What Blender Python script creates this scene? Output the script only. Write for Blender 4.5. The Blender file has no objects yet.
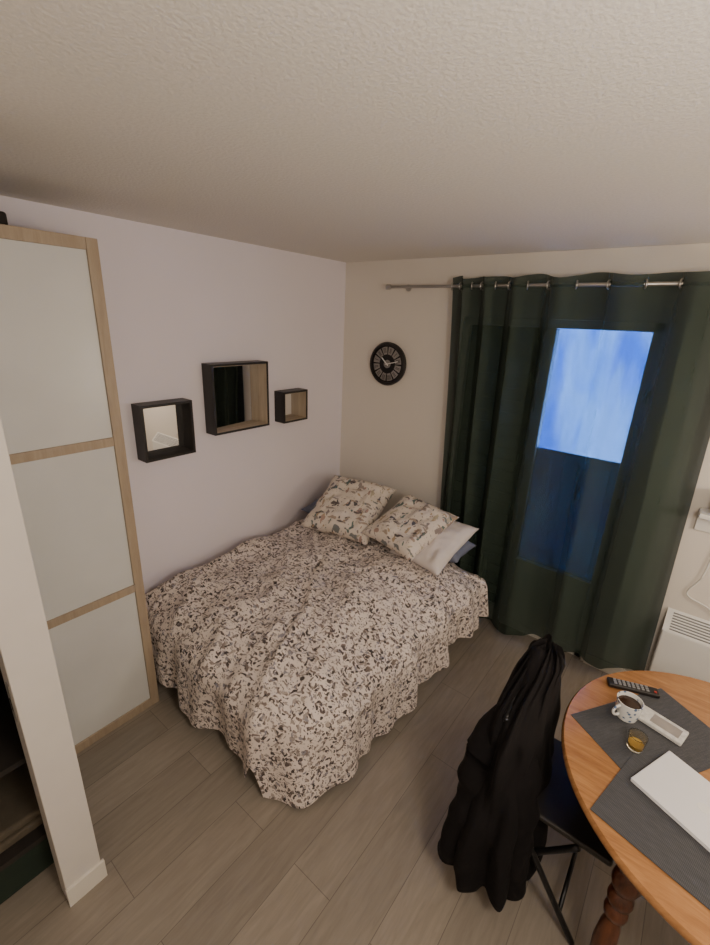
import bpy, bmesh, math, random
from mathutils import Vector, Matrix, noise
random.seed(4)
COL=bpy.context.collection
pi=math.pi
# ---------------------------------------------------------------- materials
def newmat(name):
    m=bpy.data.materials.new(name);m.use_nodes=True
    nt=m.node_tree;b=nt.nodes['Principled BSDF'];return m,nt,b
def lk(nt,a,b): nt.links.new(a,b)
def coords(nt,kind='Object',scale=(1,1,1),rot=(0,0,0)):
    t=nt.nodes.new('ShaderNodeTexCoord');mp=nt.nodes.new('ShaderNodeMapping')
    mp.inputs['Scale'].default_value=scale;mp.inputs['Rotation'].default_value=rot
    lk(nt,t.outputs[kind],mp.inputs['Vector']);return mp.outputs['Vector']
def noise_n(nt,vec,scale,detail=4,rough=.5,dist=0):
    n=nt.nodes.new('ShaderNodeTexNoise');n.inputs['Scale'].default_value=scale;n.inputs['Detail'].default_value=detail
    n.inputs['Roughness'].default_value=rough;n.inputs['Distortion'].default_value=dist
    if vec is not None: lk(nt,vec,n.inputs['Vector'])
    return n
def ramp(nt,fac,stops,interp='LINEAR'):
    r=nt.nodes.new('ShaderNodeValToRGB');r.color_ramp.interpolation=interp
    el=r.color_ramp.elements
    while len(el)<len(stops): el.new(.5)
    for e,(p,c) in zip(el,stops):
        e.position=p;e.color=(c[0],c[1],c[2],1)
    lk(nt,fac,r.inputs['Fac']);return r.outputs['Color']
def bump(nt,b,h,strength=.3,dist=.01):
    n=nt.nodes.new('ShaderNodeBump');n.inputs['Strength'].default_value=strength;n.inputs['Distance'].default_value=dist
    lk(nt,h,n.inputs['Height']);lk(nt,n.outputs['Normal'],b.inputs['Normal'])
def mixc(nt,fac,a,c,mode='MIX'):
    m=nt.nodes.new('ShaderNodeMix');m.data_type='RGBA';m.blend_type=mode
    for s,v in ((m.inputs[0],fac),(m.inputs[6],a),(m.inputs[7],c)):
        if isinstance(v,(int,float)): s.default_value=v
        elif isinstance(v,tuple): s.default_value=(v[0],v[1],v[2],1)
        else: lk(nt,v,s)
    return m.outputs[2]
def mathn(nt,op,a,b=None):
    m=nt.nodes.new('ShaderNodeMath');m.operation=op
    for s,v in ((m.inputs[0],a),(m.inputs[1],b)):
        if v is None: continue
        if isinstance(v,(int,float)): s.default_value=v
        else: lk(nt,v,s)
    return m.outputs[0]
def plain(name,col,rough=.6,metal=0,var=.12,nscale=12,bmp=0,bscale=60,bd=.005):
    m,nt,b=newmat(name);v=coords(nt)
    n=noise_n(nt,v,nscale)
    c2=tuple(x*(1-var) for x in col)
    lk(nt,ramp(nt,n.outputs['Fac'],[(.3,c2),(.7,col)]),b.inputs['Base Color'])
    b.inputs['Roughness'].default_value=rough;b.inputs['Metallic'].default_value=metal
    if bmp:
        n2=noise_n(nt,v,bscale,3);bump(nt,b,n2.outputs['Fac'],bmp,bd)
    return m
M={}
M['wall_l']=plain('paint_left',(.80,.745,.79),.75,var=.03,nscale=2,bmp=.10,bscale=90)
M['wall_b']=plain('paint_back',(.77,.715,.645),.75,var=.03,nscale=2,bmp=.2,bscale=70)
M['ceil']=plain('ceiling_stipple',(.77,.73,.67),.9,var=.10,nscale=110,bmp=.55,bscale=100,bd=.0035)
M['white']=plain('white_paint',(.64,.60,.56),.45,var=.03)
M['trim']=plain('trim_white',(.70,.66,.59),.4,var=.03)
M['plast']=plain('white_plastic',(.78,.77,.74),.35,var=.02)
M['black']=plain('black_lacquer',(.016,.013,.012),.45,var=.3)
M['darkmetal']=plain('dark_metal',(.014,.014,.015),.35,metal=.4,var=.2)
M['steel']=plain('brushed_steel',(.55,.53,.50),.3,metal=.9,var=.1)
M['silver']=plain('silver_alu',(.80,.80,.82),.35,metal=.25,var=.02)
M['coffee']=plain('coffee',(.03,.012,.005),.1)
M['blue']=plain('blue_sheet',(.17,.19,.27),.85,var=.15,bmp=.3)
M['pwhite']=plain('white_cotton',(.70,.64,.62),.85,var=.08,bmp=.3,bscale=25)
M['jacket']=plain('black_jacket',(.0075,.006,.0065),.9,var=.4,bmp=.5,bscale=30)
M['jacket'].node_tree.nodes['Principled BSDF'].inputs['Specular IOR Level'].default_value=.2
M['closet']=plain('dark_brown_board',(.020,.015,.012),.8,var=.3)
M['blocker']=plain('dark_blocker',(.02,.02,.025),.8,var=.2)
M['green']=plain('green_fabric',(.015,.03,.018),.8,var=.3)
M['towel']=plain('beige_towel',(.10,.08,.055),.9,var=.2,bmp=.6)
M['rubber']=plain('button_grey',(.25,.25,.26),.6)
M['red']=plain('button_red',(.4,.03,.02),.5)
M['paper']=plain('printed_paper',(.66,.65,.62),.6,var=.3,nscale=60)
M['gold']=plain('amber_drink',(.45,.28,.05),.2)
def wood(name,c1,c2,rough=.4,scale=(1,1,1),rot=(0,0,0),ws=6):
    m,nt,b=newmat(name);v=coords(nt,scale=scale,rot=rot)
    n=noise_n(nt,v,ws,6,.6,.8)
    n2=noise_n(nt,v,ws*7,3)
    f=mathn(nt,'ADD',mathn(nt,'MULTIPLY',n.outputs['Fac'],.75),mathn(nt,'MULTIPLY',n2.outputs['Fac'],.25))
    lk(nt,ramp(nt,f,[(.35,c1),(.65,c2)]),b.inputs['Base Color']);b.inputs['Roughness'].default_value=rough
    return m
M['birch']=wood('birch_veneer',(.34,.26,.18),(.43,.34,.24),.5,(6,6,.6))
M['table']=wood('table_oak',(.27,.12,.042),(.45,.22,.085),.25,(1,8,1),(0,0,.5),4)
M['tableleg']=wood('turned_leg_wood',(.05,.015,.007),(.14,.045,.018),.3,(6,6,1))
m,nt,b=newmat('frosted_panel');v=coords(nt);n=noise_n(nt,v,3)
lk(nt,ramp(nt,n.outputs['Fac'],[(.3,(.61,.61,.59)),(.7,(.67,.67,.65))]),b.inputs['Base Color']);b.inputs['Roughness'].default_value=.28;M['frost']=m
m,nt,b=newmat('mirror_glass');b.inputs['Base Color'].default_value=(.85,.85,.85,1);b.inputs['Metallic'].default_value=1;b.inputs['Roughness'].default_value=.02;M['mirror']=m
m,nt,b=newmat('window_glow_sheet');nt.nodes.remove(b)
v=coords(nt,scale=(1,1,.35));n=noise_n(nt,v,4.2,3,.5,.6)
pc=ramp(nt,n.outputs['Fac'],[(.38,(.16,.36,.78)),(.60,(.92,.94,.95))])  # blue-to-white noise paints uneven window glow into the panel colour
df=nt.nodes.new('ShaderNodeBsdfDiffuse');lk(nt,pc,df.inputs[0])
tl=nt.nodes.new('ShaderNodeBsdfTranslucent');lk(nt,pc,tl.inputs[0])
mx=nt.nodes.new('ShaderNodeMixShader');mx.inputs[0].default_value=.65
lk(nt,df.outputs[0],mx.inputs[1]);lk(nt,tl.outputs[0],mx.inputs[2]);lk(nt,mx.outputs[0],nt.nodes['Material Output'].inputs[0]);M['glow_sheet']=m
# floor laminate: planks along y
m,nt,b=newmat('laminate_floor');v=coords(nt,rot=(0,0,pi/2))
br=nt.nodes.new('ShaderNodeTexBrick');lk(nt,v,br.inputs['Vector'])
br.inputs['Scale'].default_value=1;br.inputs['Brick Width'].default_value=1.25;br.inputs['Row Height'].default_value=.19
br.inputs['Mortar Size'].default_value=.0016;br.inputs['Mortar Smooth'].default_value=.4;br.offset=.37
br.inputs['Color1'].default_value=(.33,.285,.235,1);br.inputs['Color2'].default_value=(.26,.225,.185,1);br.inputs['Mortar'].default_value=(.16,.135,.11,1)
v2=coords(nt,scale=(9,1.0,1));n=noise_n(nt,v2,5,8,.65,.6)
g=ramp(nt,n.outputs['Fac'],[(.3,(.80,.79,.78)),(.7,(1.08,1.07,1.06))])
lk(nt,mixc(nt,1.0,br.outputs['Color'],g,'MULTIPLY'),b.inputs['Base Color']);b.inputs['Roughness'].default_value=.36
bump(nt,b,n.outputs['Fac'],.08,.003);M['floor']=m
# patterned fabrics
def printed(name,base,pal,layers,rough=.9,warp=.05,ws=22):
    m,nt,b=newmat(name)
    t=nt.nodes.new('ShaderNodeTexCoord')
    wn=noise_n(nt,t.outputs['Object'],ws,2)
    sub=nt.nodes.new('ShaderNodeVectorMath');sub.operation='SUBTRACT';lk(nt,wn.outputs['Color'],sub.inputs[0]);sub.inputs[1].default_value=(.5,.5,.5)
    sc=nt.nodes.new('ShaderNodeVectorMath');sc.operation='SCALE';lk(nt,sub.outputs[0],sc.inputs[0]);sc.inputs['Scale'].default_value=warp
    ad=nt.nodes.new('ShaderNodeVectorMath');ad.operation='ADD';lk(nt,t.outputs['Object'],ad.inputs[0]);lk(nt,sc.outputs[0],ad.inputs[1])
    col=base
    for i,(scale,rot,th) in enumerate(layers):
        mp=nt.nodes.new('ShaderNodeMapping');mp.inputs['Scale'].default_value=scale;mp.inputs['Rotation'].default_value=rot;mp.inputs['Location'].default_value=(i*3.1,i*1.7,i*.9)
        lk(nt,ad.outputs[0],mp.inputs['Vector'])
        vo=nt.nodes.new('ShaderNodeTexVoronoi');vo.inputs['Scale'].default_value=1;lk(nt,mp.outputs[0],vo.inputs['Vector'])
        mask=mathn(nt,'LESS_THAN',vo.outputs['Distance'],th)
        sp=nt.nodes.new('ShaderNodeSeparateColor');lk(nt,vo.outputs['Color'],sp.inputs[0])
        p=pal[i%len(pal)]
        c=ramp(nt,sp.outputs[0],[(k/len(p),p[k]) for k in range(len(p))],'CONSTANT')
        col=mixc(nt,mask,col,c)
    lk(nt,col,b.inputs['Base Color']);b.inputs['Roughness'].default_value=rough
    n=noise_n(nt,t.outputs['Object'],9,4);bump(nt,b,n.outputs['Fac'],.5,.02)
    return m
dk=[(.06,.046,.044),(.18,.14,.125),(.34,.29,.27),(.10,.08,.078),(.27,.25,.28),(.40,.34,.31)]
dk2=[(.12,.09,.08),(.24,.19,.17),(.06,.05,.05),(.33,.29,.28)]
M['duvet']=printed('duvet_print',(.74,.65,.60),[dk,dk2,dk],[((58,17,34),(0,0,.5),.31),((17,56,34),(0,0,-.5),.31),((36,36,32),(.3,.2,0),.31),((30,80,50),(0,0,1.2),.27),((90,90,90),(0,.4,.2),.24)],warp=.045,ws=26)
cp=[(.12,.17,.16),(.42,.31,.20),(.40,.27,.23),(.11,.10,.11),(.28,.23,.22),(.47,.41,.31)]
dk3=[(.33,.28,.25),(.20,.21,.21),(.38,.30,.24),(.12,.10,.10)]
M['pillow']=printed('pillow_print',(.70,.62,.55),[cp,dk3],[((30,9,10),(0,0,.6),.31),((9,30,10),(0,0,-.4),.30),((28,28,14),(.3,.2,0),.22),((60,60,30),(.1,.4,0),.18)],warp=.07,ws=16)
m,nt,b=newmat('woven_placemat');v=coords(nt)
w1=nt.nodes.new('ShaderNodeTexWave');w1.inputs['Scale'].default_value=90;w1.bands_direction='X';lk(nt,v,w1.inputs['Vector'])
w2=nt.nodes.new('ShaderNodeTexWave');w2.inputs['Scale'].default_value=90;w2.bands_direction='Y';lk(nt,v,w2.inputs['Vector'])
f=mathn(nt,'MULTIPLY',w1.outputs['Fac'],w2.outputs['Fac'])
nn=noise_n(nt,coords(nt,scale=(1,14,1)),30,3)
f=mathn(nt,'MULTIPLY',mathn(nt,'ADD',f,.3),nn.outputs['Fac'])
lk(nt,ramp(nt,f,[(0,(.020,.021,.024)),(.8,(.12,.12,.13))]),b.inputs['Base Color']);b.inputs['Roughness'].default_value=.8;bump(nt,b,f,.4,.002);M['mat']=m
m,nt,b=newmat('mug_glaze');v=coords(nt);vo=nt.nodes.new('ShaderNodeTexVoronoi');vo.inputs['Scale'].default_value=55;lk(nt,v,vo.inputs['Vector'])
lk(nt,ramp(nt,vo.outputs['Distance'],[(.25,(.10,.16,.28)),(.36,(.72,.72,.70))]),b.inputs['Base Color']);b.inputs['Roughness'].default_value=.15;M['mug']=m
m,nt,b=newmat('clear_glass');b.inputs['Base Color'].default_value=(1,.95,.8,1);b.inputs['Transmission Weight'].default_value=1;b.inputs['Roughness'].default_value=.02;M['glass']=m
def pane(name,c,rough):
    m,nt,b=newmat(name);nt.nodes.remove(b)
    tr=nt.nodes.new('ShaderNodeBsdfTransparent');tr.inputs[0].default_value=(*c,1)
    gl=nt.nodes.new('ShaderNodeBsdfGlossy');gl.inputs['Roughness'].default_value=rough
    mx=nt.nodes.new('ShaderNodeMixShader');mx.inputs[0].default_value=.06
    lk(nt,tr.outputs[0],mx.inputs[1]);lk(nt,gl.outputs[0],mx.inputs[2]);lk(nt,mx.outputs[0],nt.nodes['Material Output'].inputs[0]);return m
M['pane']=pane('window_glass',(.95,.97,1),.02);M['pane_dim']=pane('dimmed_glass',(.085,.15,.16),.1)  # second glass: dimmer light of the lower pane is put into its tint
# curtain: woven cloth, slightly see-through
m,nt,b=newmat('green_curtain_cloth');v=coords(nt,scale=(1,1,.3))
n=noise_n(nt,v,25,4);lk(nt,ramp(nt,n.outputs['Fac'],[(.3,(.021,.034,.024)),(.7,(.029,.046,.032))]),b.inputs['Base Color']);b.inputs['Roughness'].default_value=.8
b.inputs['Specular IOR Level'].default_value=.35
tr=nt.nodes.new('ShaderNodeBsdfTransparent');tr.inputs[0].default_value=(.85,.94,1,1)
mx=nt.nodes.new('ShaderNodeMixShader');mx.inputs[0].default_value=.16
lk(nt,b.outputs[0],mx.inputs[1]);lk(nt,tr.outputs[0],mx.inputs[2]);lk(nt,mx.outputs[0],nt.nodes['Material Output'].inputs[0]);M['curtain']=m
# ---------------------------------------------------------------- mesh helpers
def mk(name,verts,faces,mat,parent=None,smooth=False):
    me=bpy.data.meshes.new(name);me.from_pydata([tuple(v) for v in verts],[],faces)
    me.materials.append(mat)
    if smooth:
        for p in me.polygons: p.use_smooth=True
    bm=bmesh.new();bm.from_mesh(me);bmesh.ops.recalc_face_normals(bm,faces=bm.faces);bm.to_mesh(me);bm.free()
    o=bpy.data.objects.new(name,me);COL.objects.link(o)
    if parent: o.parent=parent
    return o
def empty(name):
    o=bpy.data.objects.new(name,None);COL.objects.link(o);return o
BF=[(0,1,3,2),(4,6,7,5),(0,4,5,1),(2,3,7,6),(0,2,6,4),(1,5,7,3)]
def boxes(name,lst,mat,parent=None,bevel=0,xf=None,seg=3):
    V=[];Fc=[]
    for (x0,x1,y0,y1,z0,z1) in lst:
        k=len(V)
        for x in(x0,x1):
            for y in(y0,y1):
                for z in(z0,z1): V.append(Vector((x,y,z)))
        Fc+=[tuple(k+i for i in f) for f in BF]
    if xf is not None: V=[xf@v for v in V]
    o=mk(name,V,Fc,mat,parent)
    if bevel:
        md=o.modifiers.new('bev','BEVEL');md.width=bevel;md.segments=seg
    return o
def lathe(name,prof,loc,mat,parent=None,n=40,axis='Z'):
    V=[];Fc=[]
    for r,z in prof:
        for i in range(n):
            a=2*pi*i/n
            if axis=='Z': V.append((loc[0]+r*math.cos(a),loc[1]+r*math.sin(a),loc[2]+z))
            elif axis=='Y': V.append((loc[0]+r*math.cos(a),loc[1]+z,loc[2]+r*math.sin(a)))
            else: V.append((loc[0]+z,loc[1]+r*math.cos(a),loc[2]+r*math.sin(a)))
    for j in range(len(prof)-1):
        for i in range(n):
            k=(i+1)%n;Fc.append((j*n+i,j*n+k,(j+1)*n+k,(j+1)*n+i))
    Fc.append(tuple(range(n)));Fc.append(tuple((len(prof)-1)*n+i for i in range(n)))
    o=mk(name,V,Fc,mat,parent,True)
    md=o.modifiers.new('e','EDGE_SPLIT');md.split_angle=math.radians(40)
    return o
def tube(name,pts,rad,mat,parent=None,n=12,nz=0):
    pts=[Vector(p) for p in pts]
    rs=rad if isinstance(rad,(list,tuple)) else [rad]*len(pts)
    V=[];Fc=[];up=Vector((.13,.2,1)).normalized()
    for i,p in enumerate(pts):
        t=(pts[min(i+1,len(pts)-1)]-pts[max(i-1,0)]).normalized()
        a=t.cross(up)
        if a.length<.2: a=t.cross(Vector((1,0,0)))
        a.normalize();bq=t.cross(a)
        for k in range(n):
            an=2*pi*k/n;d=a*math.cos(an)+bq*math.sin(an)
            r=rs[i]*(1+nz*noise.noise((p+d*rs[i])*14))
            V.append(p+d*r)
    for j in range(len(pts)-1):
        for i in range(n):
            k=(i+1)%n;Fc.append((j*n+i,j*n+k,(j+1)*n+k,(j+1)*n+i))
    Fc.append(tuple(range(n)));Fc.append(tuple((len(pts)-1)*n+i for i in range(n)))
    return mk(name,V,Fc,mat,parent,True)
def spline(pts,m=8):
    out=[];P=[Vector(p) for p in pts];P=[P[0]]+P+[P[-1]]
    for i in range(1,len(P)-2):
        for k in range(m):
            t=k/m;a,b_,c,d=P[i-1:i+3]
            out.append(.5*((2*b_)+(c-a)*t+(2*a-5*b_+4*c-d)*t*t+(-a+3*b_-3*c+d)*t**3))
    out.append(P[-2]);return out
def torus(name,loc,R,r,axis,mat,parent,n=28,k=10,squash=1):
    V=[];Fc=[];ax=Vector(axis).normalized();a=ax.orthogonal().normalized();b_=ax.cross(a)
    for i in range(n):
        t=2*pi*i/n;d=a*math.cos(t)+b_*math.sin(t)
        for j in range(k):
            s=2*pi*j/k;V.append(Vector(loc)+d*(R+r*math.cos(s))+ax*(r*math.sin(s)*squash))
    for i in range(n):
        for j in range(k):
            Fc.append((i*k+j,((i+1)%n)*k+j,((i+1)%n)*k+(j+1)%k,i*k+(j+1)%k))
    return mk(name,V,Fc,mat,parent,True)
# ---------------------------------------------------------------- room
W=3.7;D=-4.3;H=2.5
boxes('floor',[(-.1,W+.1,D-.1,.1,-.1,0)],M['floor'])
boxes('ceiling',[(-.1,W+.1,D-.1,.1,H,H+.1)],M['ceil'])
boxes('wall_left',[(-.1,0,D,0,0,H)],M['wall_l'])
boxes('wall_right',[(W,W+.1,D,0,0,H)],M['wall_b'])
boxes('wall_front',[(-.1,W+.1,D-.1,D,0,H)],M['wall_b'])
ox0,ox1,oz1=1.02,2.14,2.14
boxes('wall_back',[(-.1,ox0,0,.1,0,H),(ox1,W+.1,0,.1,0,H),(ox0,ox1,0,.1,oz1,H)],M['wall_b'])
boxes('baseboard_back',[(.02,ox0-.02,-.014,0,0,.08),(ox1+.02,W,-.014,0,0,.08)],M['trim'],bevel=.003)
boxes('baseboard_right',[(W-.014,W,D,-.02,0,.08)],M['trim'])
win=empty('window_1')
boxes('frame',[(ox0,ox0+.04,.02,.09,0,oz1),(ox1-.05,ox1,.02,.09,0,oz1),(ox0,ox1,.02,.09,oz1-.05,oz1),(ox0,ox1,.02,.09,0,.06),
  (1.54,1.61,.02,.09,.06,oz1-.05),(1.61,ox1-.05,.02,.09,.06,.56),(ox0+.04,1.54,.02,.09,.06,.12)],M['trim'],win,.004)
boxes('light_blocker_leaf',[(1.055,1.56,.062,.08,.08,oz1-.04)]+[(1.07,1.54,.055,.062,.12+i*.08,.19+i*.08) for i in range(25)],M['blocker'],win)  # unseen leaf added to block light behind the left curtain folds
boxes('pane_upper',[(1.61,ox1-.05,.05,.056,1.36,oz1-.05)],M['pane'],win)
boxes('pane_lower',[(1.61,ox1-.05,.05,.056,.56,1.36)],M['pane_dim'],win)
backdrop=empty('window_backdrop')  # backdrop added outside; its translucent ribbed sheet gives the pane a streaked glow
V=[];Fc=[];n_=140
for i in range(n_+1):
    x=.9+1.6*i/n_
    for z in (.02,2.45): V.append((x,.86+.03*math.sin(i*.5)+.03*math.sin(i*.13),z))
for i in range(n_): Fc.append((2*i,2*i+2,2*i+3,2*i+1))
boxes('rail',[(.9,2.5,.95,.98,1.0,1.05),(.9,2.5,.95,.98,.2,.25)],M['plast'],backdrop)
mk('ribbed_glow_panel',V,Fc,M['glow_sheet'],backdrop,True)
boxes('ground',[(0,3.4,.1,1.1,-.1,0)],M['plast'],backdrop)
boxes('post',[(.9,.94,.95,.99,0,2.45),(2.46,2.5,.95,.99,0,2.45)],M['plast'],backdrop)
# doorway at left
pt=empty('door_frame')
boxes('jamb',[(.90,.98,-2.66,-2.54,0,2.1)],M['white'],pt,.003)
boxes('header',[(.90,.98,-3.45,-2.54,2.1,H)],M['white'],pt)
boxes('strike_plate',[(.935,.962,-2.6635,-2.6595,.88,1.02)],M['steel'],pt,.001)
boxes('latch_hole',[(.943,.954,-2.665,-2.6625,.92,.965)],M['black'],pt)
boxes('plinth',[(.978,.99,-2.662,-2.53,0,.09)],M['trim'],pt,.002)
boxes('wall_partition',[(.90,.98,D,-3.45,0,H)],M['wall_l'])
boxes('closet_shade_panel',[(.37,.90,-2.54,-2.525,0,H)],M['closet'])  # panel added to darken the doorway; closet shade put into its dark colour
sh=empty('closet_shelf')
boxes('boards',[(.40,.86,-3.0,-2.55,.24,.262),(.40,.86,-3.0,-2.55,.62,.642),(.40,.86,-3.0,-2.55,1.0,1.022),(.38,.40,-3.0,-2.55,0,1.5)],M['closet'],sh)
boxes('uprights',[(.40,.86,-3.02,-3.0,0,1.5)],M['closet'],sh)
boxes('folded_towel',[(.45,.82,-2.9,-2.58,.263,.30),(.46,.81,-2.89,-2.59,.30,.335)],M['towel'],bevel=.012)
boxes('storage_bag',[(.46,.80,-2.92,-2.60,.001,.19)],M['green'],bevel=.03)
# ---------------------------------------------------------------- wardrobe
wd=empty('wardrobe')
y0,y1=-2.515,-1.97
boxes('carcass',[(.005,.33,y0,y0+.018,0,2.35),(.005,.33,y1-.018,y1,0,2.35),(.005,.33,y0,y1,2.332,2.35),(.005,.33,y0,y1,0,.06),(.005,.012,y0,y1,0,2.35)],M['birch'],wd)
boxes('door_stiles',[(.335,.36,y0,y0+.045,.0,2.35),(.335,.36,y1-.045,y1,.0,2.35)],M['birch'],wd,.002)
boxes('door_rails',[(.335,.359,y0+.045,y1-.045,a,b_) for a,b_ in((0,.05),(.745,.785),(1.51,1.55),(2.305,2.35))],M['birch'],wd,.002)
boxes('frosted_panels',[(.342,.350,y0+.04,y1-.04,.04,2.32)],M['frost'],wd)
boxes('storage_box',[(.03,.30,-2.46,-2.24,2.351,2.40)],M['closet'],bevel=.01)
# ---------------------------------------------------------------- bed
bed=empty('bed')
boxes('bed_base',[(.04,1.26,-1.78,-.22,.14,.30)],M['black'],bed,.01)
boxes('mattress',[(.03,1.28,-1.80,-.22,.30,.46)],M['blue'],bed,.08)
boxes('legs',[(x,x+.06,y,y+.06,0,.14) for x in(.08,1.15) for y in(-1.72,-.32)],M['black'],bed)
X0,X1,Y0,Y1=.012,1.495,-1.94,-.20
prof=[(.70,.605,0),(.66,.606,0),(.62,.606,0),(.58,.606,0),(.54,.606,0),(.50,.605,0),(.46,.604,0),(.42,.602,0),(.38,.599,0),(.345,.596,0),(.31,.592,0),(.28,.587,0),(.25,.581,.02),(.225,.575,.04),(.20,.568,.06),(.175,.56,.09),(.15,.551,.12),(.125,.541,.15),(.10,.529,.19),(.078,.516,.23),(.056,.50,.28),(.036,.48,.33),(.02,.457,.38),(.008,.43,.43),(.002,.40,.48),(0,.37,.54),(0,.34,.6),(-.001,.30,.7),(-.003,.25,.8),(-.006,.20,.9),(-.01,.15,.95),(-.012,.10,1)]
def ringpts(ins):
    x0,x1,ya,yb=X0+ins,X1-ins,Y0+ins,Y1-ins
    P=[];ns,nc,nl=70,28,100
    def rr(b): return max(.02,b-ins*.8)
    cs=[(x1,yb,rr(.08),0,1,1),(x0,yb,rr(.05),90,-1,1),(x0,ya,rr(.12),180,-1,-1),(x1,ya,rr(.36),270,1,-1)]
    for q,(cx,cy,r_,a0,sx,sy) in enumerate(cs):
        ccx,ccy=cx-sx*r_,cy-sy*r_
        for k in range(nc):
            a=math.radians(a0+90*k/nc);P.append(Vector((ccx+r_*math.cos(a),ccy+r_*math.sin(a),0)))
        nx=cs[(q+1)%4];ncx,ncy=nx[0]-nx[4]*nx[2],nx[1]-nx[5]*nx[2]
        a=math.radians(a0+90)
        A=Vector((ccx+r_*math.cos(a),ccy+r_*math.sin(a),0));B=Vector((ncx+nx[2]*math.cos(a),ncy+nx[2]*math.sin(a),0))
        n_=nl if q%2 else ns
        for k in range(n_): P.append(A.lerp(B,k/n_))
    return P
def hem(p):
    h=.05
    if p.x>1.25: h=.03+.20*max(0,min(1,(p.y+1.6)/1.4))
    if p.y<-1.6: h+=.15*math.exp(-((p.x-1.20)/.035)**2)
    if p.y<-1.6 and p.x<1.10: h+=.05
    h+=.015*math.sin(p.x*9+p.y*7)+.015*math.sin(p.x*4-p.y*13)
    return max(.015,h)
V=[];Fc=[]
N=len(ringpts(0));outer=ringpts(0)
random.seed(11)
cre=[]
for _ in range(18):
    a=random.uniform(0,pi);cre.append((random.uniform(.2,1.4),random.uniform(-1.85,-.4),math.cos(a),math.sin(a),random.uniform(.12,.35),random.uniform(.018,.035),random.uniform(.012,.026)))
for (ins,z,fa) in prof:
    R=ringpts(ins)
    for i,p in enumerate(R):
        op=outer[i]
        q=p.copy();q.z=z
        if z<.5: q.z=.5-(.5-z)/(.4)*(.5-hem(op))
        nrm=(R[(i+1)%N]-R[i-1]).normalized();out=Vector((nrm.y,-nrm.x,0))
        t=i*.66
        fold=.028*math.sin(t*.26+1.9*math.sin(t*.07))+.014*math.sin(t*.77+1.2*math.sin(t*.11))
        q+=out*fold*fa
        wr=noise.noise(Vector((p.x*2.6,p.y*2.6,1)))*.045+noise.noise(Vector((p.x*7,p.y*7,3)))*.020
        rd=noise.noise(Vector((p.x*4+p.y*2,p.y*1.5,7)));wr+=.020*(1-min(1,abs(rd)*6))
        for (ax_,ay_,ca,sa,L_,w_,h_) in cre:
            du=(p.x-ax_)*ca+(p.y-ay_)*sa;dv=-(p.x-ax_)*sa+(p.y-ay_)*ca+.04*math.sin(du*9)
            wr+=h_*math.exp(-(dv/w_)**2-(du/L_)**2)
        wr+=.045*math.exp(-((p.x-.13)/.09)**2)*(1 if z>.55 else .3)*max(0,min(1,(p.y+1.9)/.3))
        wr-=.08*max(0,min(1,(-1.0-p.y)/.8))*max(0,min(1,p.x/1.4))
        q.z+=wr*(1 if z>.5 else max(0,(z-.25)/.25)*.85)
        if fa>.4: q+=out*.014*noise.noise(Vector((p.x*9,p.y*9,q.z*6)))
        q.x*=1+.030*(q.y+1.0)
        q.x=max(.012,q.x);q.z=max(.012,q.z)
        if q.x<.42: q.y=max(-1.957,q.y)
        V.append(q)
for j in range(len(prof)-1):
    for i in range(N):
        k=(i+1)%N;Fc.append((j*N+i,j*N+k,(j+1)*N+k,(j+1)*N+i))
Fc.append(tuple(range(N)))
mk('duvet',V,Fc,M['duvet'],bed,True)
def pillow(name,c,ax,up,w,h,t,mat,seed=0,parent=None):
    ax=Vector(ax).normalized();up=Vector(up);up=(up-ax*up.dot(ax)).normalized();nz=ax.cross(up);c=Vector(c)
    n=34;V=[];Fc=[];idx={}
    for s in(1,-1):
        for i in range(n+1):
            for j in range(n+1):
                u=2*i/n-1;v=2*j/n-1
                if s==-1 and (i in(0,n) or j in(0,n)): idx[(s,i,j)]=idx[(1,i,j)];continue
                x=u*w/2*(1-.09*(1-v*v)*abs(u)**2);y=v*h/2*(1-.09*(1-u*u)*abs(v)**2)
                th=t/2*((1-u**4)*(1-v**4))**.55
                th*=1+.35*noise.noise(Vector((u*1.8+seed,v*1.8,s)))+.22*noise.noise(Vector((u*5+seed,v*5,s)))
                idx[(s,i,j)]=len(V);V.append(Vector((x,y,s*th)))
        for i in range(n):
            for j in range(n): Fc.append((s,i,j))
    F2=[tuple(idx[(s,i+a,j+b_)] for a,b_ in((0,0),(1,0),(1,1),(0,1))) for s,i,j in Fc]
    o=mk(name,V,F2,mat,parent,True)
    o.matrix_world=Matrix(((ax.x,up.x,nz.x,c.x),(ax.y,up.y,nz.y,c.y),(ax.z,up.z,nz.z,c.z),(0,0,0,1)))
    return o
pillow('blue_sheet_roll_left',(.32,-.36,.655),(1,.05,0),(0,1,.12),.54,.34,.11,M['blue'],7,bed)
pillow('blue_sheet_roll_right',(1.17,-.33,.66),(1,-.05,0),(0,1,.1),.46,.26,.11,M['blue'],9,bed)
pillow('pillow',(.52,-.50,.78),(.5,.12,-.02),(-.24,.48,.24),.53,.57,.18,M['pillow'],1)
pillow('pillow',(1.03,-.49,.80),(.5,-.08,-.02),(-.15,.47,.17),.45,.50,.14,M['pillow'],3)
pillow('white_pillow',(1.19,-.43,.72),(.5,-.06,0),(-.10,.45,.18),.40,.48,.11,M['pwhite'],5)
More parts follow.
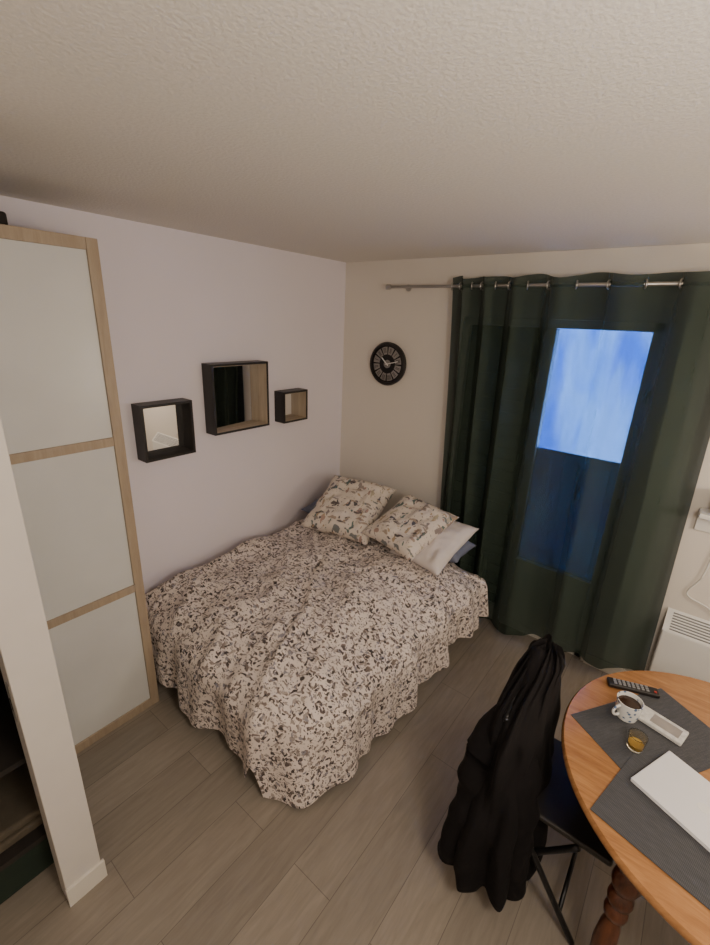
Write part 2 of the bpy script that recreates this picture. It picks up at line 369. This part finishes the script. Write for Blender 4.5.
# ---------------------------------------------------------------- wall mirrors
def mirror_box(y0,y1,z0,z1,d,inner,tilt=0):
    e=empty('mirror_shelf_box');t=.013
    boxes('outer_frame',[(.003,d,y0,y0+t,z0,z1),(.003,d,y1-t,y1,z0,z1),(.003,d,y0+t,y1-t,z0,z0+t),(.003,d,y0+t,y1-t,z1-t,z1)],M['black'],e)
    i=.003;a,b_,c,f=y0+t,y1-t,z0+t,z1-t
    boxes('inner_lining',[(.006,d-.004,a,a+i,c,f),(.006,d-.004,b_-i,b_,c,f),(.006,d-.004,a+i,b_-i,c,c+i),(.006,d-.004,a+i,b_-i,f-i,f)],inner,e)
    hw=(b_-a)/2-.004;R=Matrix.Translation((.016+math.sin(tilt)*hw,(a+b_)/2,0))@Matrix.Rotation(tilt,4,'Z')
    boxes('mirror_glass',[(-.004,.004,-hw,hw,c,f)],M['mirror'],e,0,R)
mirror_box(-1.755,-1.455,1.31,1.62,.10,M['closet'])
mirror_box(-1.315,-.885,1.385,1.81,.10,M['birch'],math.radians(4))
mirror_box(-.75,-.515,1.375,1.595,.10,M['birch'])
# ---------------------------------------------------------------- clock
ck=empty('wall_clock');cx,cz=.455,1.785
lathe('case',[(.145,-.003),(.156,-.006),(.16,-.03),(.152,-.042),(.138,-.042),(.136,-.026)],(cx,0,cz),M['black'],ck,64,'Y')
lathe('face',[(.137,-.02),(.137,-.027)],(cx,0,cz),M['darkmetal'],ck,64,'Y')
M['wedge']=plain('clock_wedge',(.34,.31,.29),.5,var=.5,nscale=8)
V=[];Fc=[]
for i in range(12):
    a0=2*pi*i/12+.05;a1=2*pi*(i+1)/12-.05;k=len(V);st=5
    for s in range(st+1):
        a=a0+(a1-a0)*s/st
        for r_ in(.070,.125): V.append((cx+r_*math.cos(a),-.029,cz+r_*math.sin(a)))
    for s in range(st): Fc.append((k+2*s,k+2*s+1,k+2*s+3,k+2*s+2))
mk('dial_wedges',V,Fc,M['wedge'],ck)
V=[];Fc=[]
for i,nst in enumerate([3,2,1,3,2,2,4,3,3,2,1,2]):
    a=pi/2-2*pi*i/12+.26
    for s in range(nst):
        off=(s-(nst-1)/2)*.009;d=Vector((math.cos(a),0,math.sin(a)));t=Vector((-d.z,0,d.x));k=len(V)
        for r_ in(.082,.118):
            for w in(-.002,.002): V.append(Vector((cx,-.031,cz))+d*r_+t*(off+w))
        Fc.append((k,k+1,k+3,k+2))
mk('numerals',V,Fc,M['black'],ck)
lathe('hub',[(.03,-.026),(.03,-.031),(.006,-.034)],(cx,0,cz),M['wedge'],ck,24,'Y')
for nm,a,l,w in(('hour_hand',2.4,.065,.004),('minute_hand',.25,.10,.0028)):
    R=Matrix.Translation((cx,0,cz))@Matrix.Rotation(-a,4,'Y')
    boxes(nm,[(-.015,l,-.037,-.035,-w,w)],M['plast'],ck,0,R)
# ---------------------------------------------------------------- curtain
cr=empty('curtain_rod');RY=-.105;RZ=2.315
tube('rod',[(.49,RY,RZ),(2.9,RY,RZ)],.010,M['steel'],cr)
lathe('finial',[(.012,0),(.018,.004),(.018,.03),(.012,.04)],(.46,RY,RZ),M['steel'],cr,20,'X')
for x in(.58,2.7): tube('bracket',[(x,-.002,RZ),(x,RY,RZ)],.007,M['steel'],cr)
for x in(.58,2.7): lathe('bracket_plate',[(.022,-.001),(.022,-.008)],(x,0,RZ),M['steel'],cr,20,'Y')
cu=empty('curtain')
nodes=[.965,1.03,1.10,1.17,1.25,1.34,1.44,1.56,1.70,1.86,2.02,2.17,2.30,2.43]
nx=560;nzz=60;V=[];Fc=[]
def phase(t):
    k=t*(len(nodes)-1);i=min(int(k),len(nodes)-2);f=k-i;return nodes[i]*(1-f)+nodes[i+1]*f,k
for j in range(nzz+1):
    h=j/nzz
    for i in range(nx+1):
        x,k=phase(i/nx)
        s=i/nx
        zb=.07+.10*max(0,(x-1.5))
        z=2.365+(zb-2.365)*h
        xx=x+ (.13*h**.8)*(1-s)**2 + .05*h*s
        amp=.054
        lo=(1.0+.4*noise.noise(Vector((k*.5,h*1.2,0)))) if h>.08 else 1
        sn=math.sin(pi*k+h*.9*math.sin(k*1.3))
        sn=math.copysign(abs(sn)**.8,sn)
        y=RY+amp*lo*sn-.04*h*s-.01*h
        xx+=.020*math.cos(pi*k)*math.sin(pi*k)*min(1,h*4)
        if h>.06: y+=(.020*noise.noise(Vector((xx*6,h*1.2,4)))+.012*noise.noise(Vector((xx*15,h*1.6,9))))*min(1,(h-.06)*3)
        V.append((xx,min(y,-.025),z+(.010*math.sin(pi*k)+.006*math.sin(k*2.3))*(1-h)+.012*h*math.sin(k*1.7)))
for j in range(nzz):
    for i in range(nx):
        a=j*(nx+1)+i;Fc.append((a,a+1,a+nx+2,a+nx+1))
mk('curtain_cloth',V,Fc,M['curtain'],cu,True)
for k in range(0,len(nodes)):
    torus('eyelet',(nodes[k],RY,RZ),.020,.005,(1,.35*(-1)**k,0),M['steel'],cu)
# ---------------------------------------------------------------- radiator and wall shelf
ra=empty('radiator')
boxes('body',[(2.50,3.15,-.10,-.012,.12,.50)],M['plast'],ra,.01)
V=[(2.50,-.10,.50),(3.15,-.10,.50),(3.15,-.012,.60),(2.50,-.012,.60),(2.50,-.012,.50),(3.15,-.012,.50)]
mk('sloped_top',V,[(0,1,2,3),(0,3,4),(1,5,2),(3,2,5,4),(0,4,5,1)],M['plast'],ra)
sl=[]
for i in range(7):
    t=.12+.12*i;yy=-.10+.088*t;zz=.50+.10*t;sl.append((2.53,3.12,yy-.0035,yy+.0035,zz-.002,zz+.0035))
boxes('grille_slots',sl,M['rubber'],ra)
boxes('wall_bracket',[(2.6,2.64,-.012,0,.2,.4),(3.0,3.04,-.012,0,.2,.4)],M['plast'],ra)
wb=empty('wall_shelf')
boxes('shelf_board',[(2.50,3.0,-.12,-.001,1.20,1.225)],M['plast'],wb,.004)
boxes('shelf_back',[(2.50,3.0,-.02,-.001,1.10,1.20)],M['plast'],wb,.003)
boxes('shelf_box',[(2.54,2.9,-.10,-.02,1.226,1.34)],M['plast'],wb,.01)
tube('power_cable',spline([(2.62,-.012,1.09),(2.60,-.02,.85),(2.56,-.015,.72),(2.66,-.02,.68),(2.72,-.013,.63)]),.004,M['plast'])
# ---------------------------------------------------------------- table
tb=empty('round_table');TX,TY,TR=2.78,-1.32,.535
lathe('top',[(TR-.03,.715),(TR-.006,.718),(TR,.728),(TR,.738),(TR-.006,.748),(TR-.02,.75)],(TX,TY,0),M['table'],tb,96)
lathe('apron',[(.42,.63),(.43,.635),(.43,.714),(.40,.715)],(TX,TY,0),M['tableleg'],tb,72)
lp=[(.018,0),(.026,.01),(.030,.04),(.020,.06),(.024,.10),(.030,.16),(.034,.24),(.028,.33),(.020,.37),(.032,.385),(.034,.40),(.032,.415),(.020,.43),(.034,.445),(.036,.46),(.034,.475),(.022,.49),(.034,.51),(.040,.535),(.036,.56),(.024,.58),(.040,.595),(.042,.62),(.042,.70)]
for i in range(4):
    a=math.radians(233+90*i);lathe('leg_%d'%(i+1),lp,(TX+.41*math.cos(a),TY+.41*math.sin(a),0),M['tableleg'],tb,28)
def placed(name,cx,cy,ang,w,h,z0,z1,mat,bevel=0,parent=None):
    R=Matrix.Translation((cx,cy,0))@Matrix.Rotation(ang,4,'Z')
    o=boxes(name,[(-w/2,w/2,-h/2,h/2,z0,z1)],mat,parent,bevel);o.matrix_world=R;return o
placed('placemat',2.515,-1.25,math.atan2(.835,.55),.45,.30,.7508,.7528,M['mat'],.0008)
placed('placemat',2.66,-1.575,math.atan2(-.24,.97),.46,.33,.7530,.7550,M['mat'],.0008)
lt=empty('laptop');dx=Vector((.914,-.406,0));dy=Vector((.406,.914,0));c=Vector((2.475,-1.505,0))+dx*.155+dy*.107
la=math.atan2(-.406,.914)
placed('base',c.x,c.y,la,.31,.215,.7555,.764,M['silver'],.004,lt)
placed('lid',c.x,c.y,la,.31,.215,.7645,.770,M['silver'],.004,lt)
lathe('lid_logo',[(.017,.7700),(.017,.7704)],(c.x,c.y,0),M['plast'],lt,30)
rm=empty('remote_control');ra_=math.atan2(.12,.14)
R=Matrix.Translation((2.425,-1.065,.753))@Matrix.Rotation(ra_-.35,4,'Z')
boxes('body',[(-.09,.09,-.022,.022,0,.018)],M['black'],rm,.006,R)
boxes('buttons',[(-.07+.016*i,-.06+.016*i,-.014+.011*j,-.007+.011*j,.0175,.0205) for i in range(8) for j in range(3)],M['rubber'],rm,0,R)
boxes('power_button',[(.070,.078,-.012,-.004,.0175,.021)],M['red'],rm,0,R)
lf=empty('card_box')
R=Matrix.Translation((2.53,-1.195,.7535))@Matrix.Rotation(-.25,4,'Z')
boxes('box_body',[(-.075,.075,-.04,.04,0,.014)],M['paper'],lf,.004,R)
boxes('printed_label',[(-.03,.06,-.024,.024,.014,.0146)],M['wedge'],lf,0,R)
mg=empty('coffee_mug');mc=(2.425,-1.23,.7535)
lathe('cup',[(.028,0),(.034,.003),(.040,.03),(.043,.075),(.0405,.075),(.038,.058)],mc,M['mug'],mg,40)
lathe('coffee_surface',[(.0385,.058),(.0385,.0595)],mc,M['coffee'],mg,40)
torus('handle',(mc[0]-.028,mc[1]-.036,mc[2]+.04),.020,.005,(.78,-.62,0),M['mug'],mg)
gg=empty('drinking_glass');gc=(2.47,-1.36,.7552)
lathe('tumbler',[(.020,0),(.024,.002),(.029,.055),(.027,.055),(.0225,.008)],gc,M['glass'],gg,32)
lathe('drink',[(.022,.009),(.0235,.022)],gc,M['gold'],gg,32)
# ---------------------------------------------------------------- chair + jacket
ch=empty('folding_chair')
r_=.011
for y in(-1.17,-1.58):
    s_=.02 if y<-1.4 else -.02
    tube('back_post',spline([(2.10,y,.81),(2.13,y,.60),(2.20,y,.42),(2.46,y,0.012)]),r_,M['darkmetal'],ch)
    tube('rear_leg',spline([(2.40,y+s_,.43),(2.22,y+s_,.20),(2.06,y+s_,.012)]),r_,M['darkmetal'],ch)
tube('top_rail',spline([(2.10,-1.17,.80),(2.085,-1.375,.82),(2.10,-1.58,.80)]),r_,M['darkmetal'],ch)
tube('front_stretcher',[(2.40,-1.17,.10),(2.40,-1.58,.10)],.008,M['darkmetal'],ch)
boxes('seat',[(2.14,2.50,-1.56,-1.19,.43,.455)],M['black'],ch,.01)
boxes('backrest',[(2.095,2.11,-1.57,-1.18,.62,.78)],M['black'],ch,.005)
jk=empty('jacket')
rings=[(.875,2.13,-1.20,.02,.03),(.87,2.13,-1.22,.045,.07),(.85,2.13,-1.26,.065,.13),(.83,2.125,-1.33,.07,.20),(.80,2.125,-1.37,.08,.25),(.75,2.125,-1.39,.09,.28),(.68,2.125,-1.40,.10,.285),(.60,2.125,-1.41,.11,.29),(.50,2.125,-1.42,.12,.295),(.42,2.13,-1.43,.125,.30),(.34,2.13,-1.45,.13,.29),(.27,2.135,-1.47,.135,.27),(.21,2.14,-1.49,.14,.25),(.15,2.145,-1.51,.14,.23),(.11,2.145,-1.52,.135,.21),(.105,2.145,-1.52,.08,.14)]
V=[];Fc=[];N=130
RR=[]
for a,b_ in zip(rings,rings[1:]):
    for k in range(4): RR.append(tuple(a[q]+(b_[q]-a[q])*k/4 for q in range(5)))
RR.append(rings[-1])
for (z,cx_,cy_,hx,hy) in RR:
    for i in range(N):
        a=2*pi*i/N
        f=1+.06*math.sin(a*6+z*4+math.sin(z*11))*min(1,(.9-z)*2.5)+.22*noise.noise(Vector((math.cos(a)*2,math.sin(a)*2,z*2.2)))+.06*noise.noise(Vector((math.cos(a)*5,math.sin(a)*5,z*9)))
        hz=.05*noise.noise(Vector((math.cos(a)*3,math.sin(a)*3,1)))
        V.append((cx_+hx*f*math.cos(a),cy_+hy*f*math.sin(a),max(.03,z+hz)))
for j in range(len(RR)-1):
    for i in range(N):
        k=(i+1)%N;Fc.append((j*N+i,j*N+k,(j+1)*N+k,(j+1)*N+i))
Fc.append(tuple(range(N)));Fc.append(tuple((len(RR)-1)*N+i for i in range(N)))
mk('jacket_body',V,Fc,M['jacket'],jk,True)
def rads(lst,n):
    out=[]
    for i in range(n):
        t=i/(n-1)*(len(lst)-1);k=min(int(t),len(lst)-2);out.append(lst[k]+(lst[k+1]-lst[k])*(t-k))
    return out
s=spline([(2.09,-1.48,.76),(2.06,-1.60,.62),(2.06,-1.63,.45),(2.035,-1.67,.28),(2.01,-1.69,.15)],10)
tube('sleeve_left',s,rads([.05,.075,.068,.06,.05],len(s)),M['jacket'],jk,24,.3)
s=spline([(2.13,-1.46,.75),(2.17,-1.57,.60),(2.20,-1.59,.42),(2.22,-1.60,.22),(2.23,-1.60,.08)],10)
tube('sleeve_right',s,rads([.05,.07,.068,.06,.05],len(s)),M['jacket'],jk,24,.3)
s=spline([(2.11,-1.12,.80),(2.10,-1.2,.835),(2.11,-1.32,.83),(2.12,-1.45,.80)],8)
tube('collar',s,rads([.03,.05,.045,.03],len(s)),M['jacket'],jk,20,.4)
# ---------------------------------------------------------------- lights
def plight(name,loc,e,col,rad):
    l=bpy.data.lights.new(name,'POINT');l.energy=e;l.color=col;l.shadow_soft_size=rad
    o=bpy.data.objects.new(name,l);o.location=loc;COL.objects.link(o);return o
plight('room_lamp_light',(2.9,-2.5,1.98),58,(1,.89,.765),.2)
plight('corner_lamp_light',(3.35,-.75,1.5),19,(1,.86,.70),.12)
w=bpy.data.worlds.new('dusk_sky');bpy.context.scene.world=w;w.use_nodes=True
bg=w.node_tree.nodes['Background'];bg.inputs[0].default_value=(.16,.38,1,1);bg.inputs[1].default_value=17
# ---------------------------------------------------------------- camera
th,ps,ro=[math.radians(v) for v in (19.06,37.66,2.45)]
r=Vector((math.cos(ps),math.sin(ps),0));F=Vector((-math.sin(ps)*math.cos(th),math.cos(ps)*math.cos(th),-math.sin(th)))
u=Vector((-math.sin(ps)*math.sin(th),math.cos(ps)*math.sin(th),math.cos(th)))
r2=r*math.cos(ro)+u*math.sin(ro);u2=-r*math.sin(ro)+u*math.cos(ro)
cd=bpy.data.cameras.new('camera');cd.sensor_fit='VERTICAL';cd.sensor_height=24;cd.lens=24*441.4/945;cd.clip_start=.02
co=bpy.data.objects.new('camera',cd);COL.objects.link(co)
co.matrix_world=Matrix(((r2.x,u2.x,-F.x,2.375),(r2.y,u2.y,-F.y,-2.855),(r2.z,u2.z,-F.z,2.089),(0,0,0,1)))
bpy.context.scene.camera=co
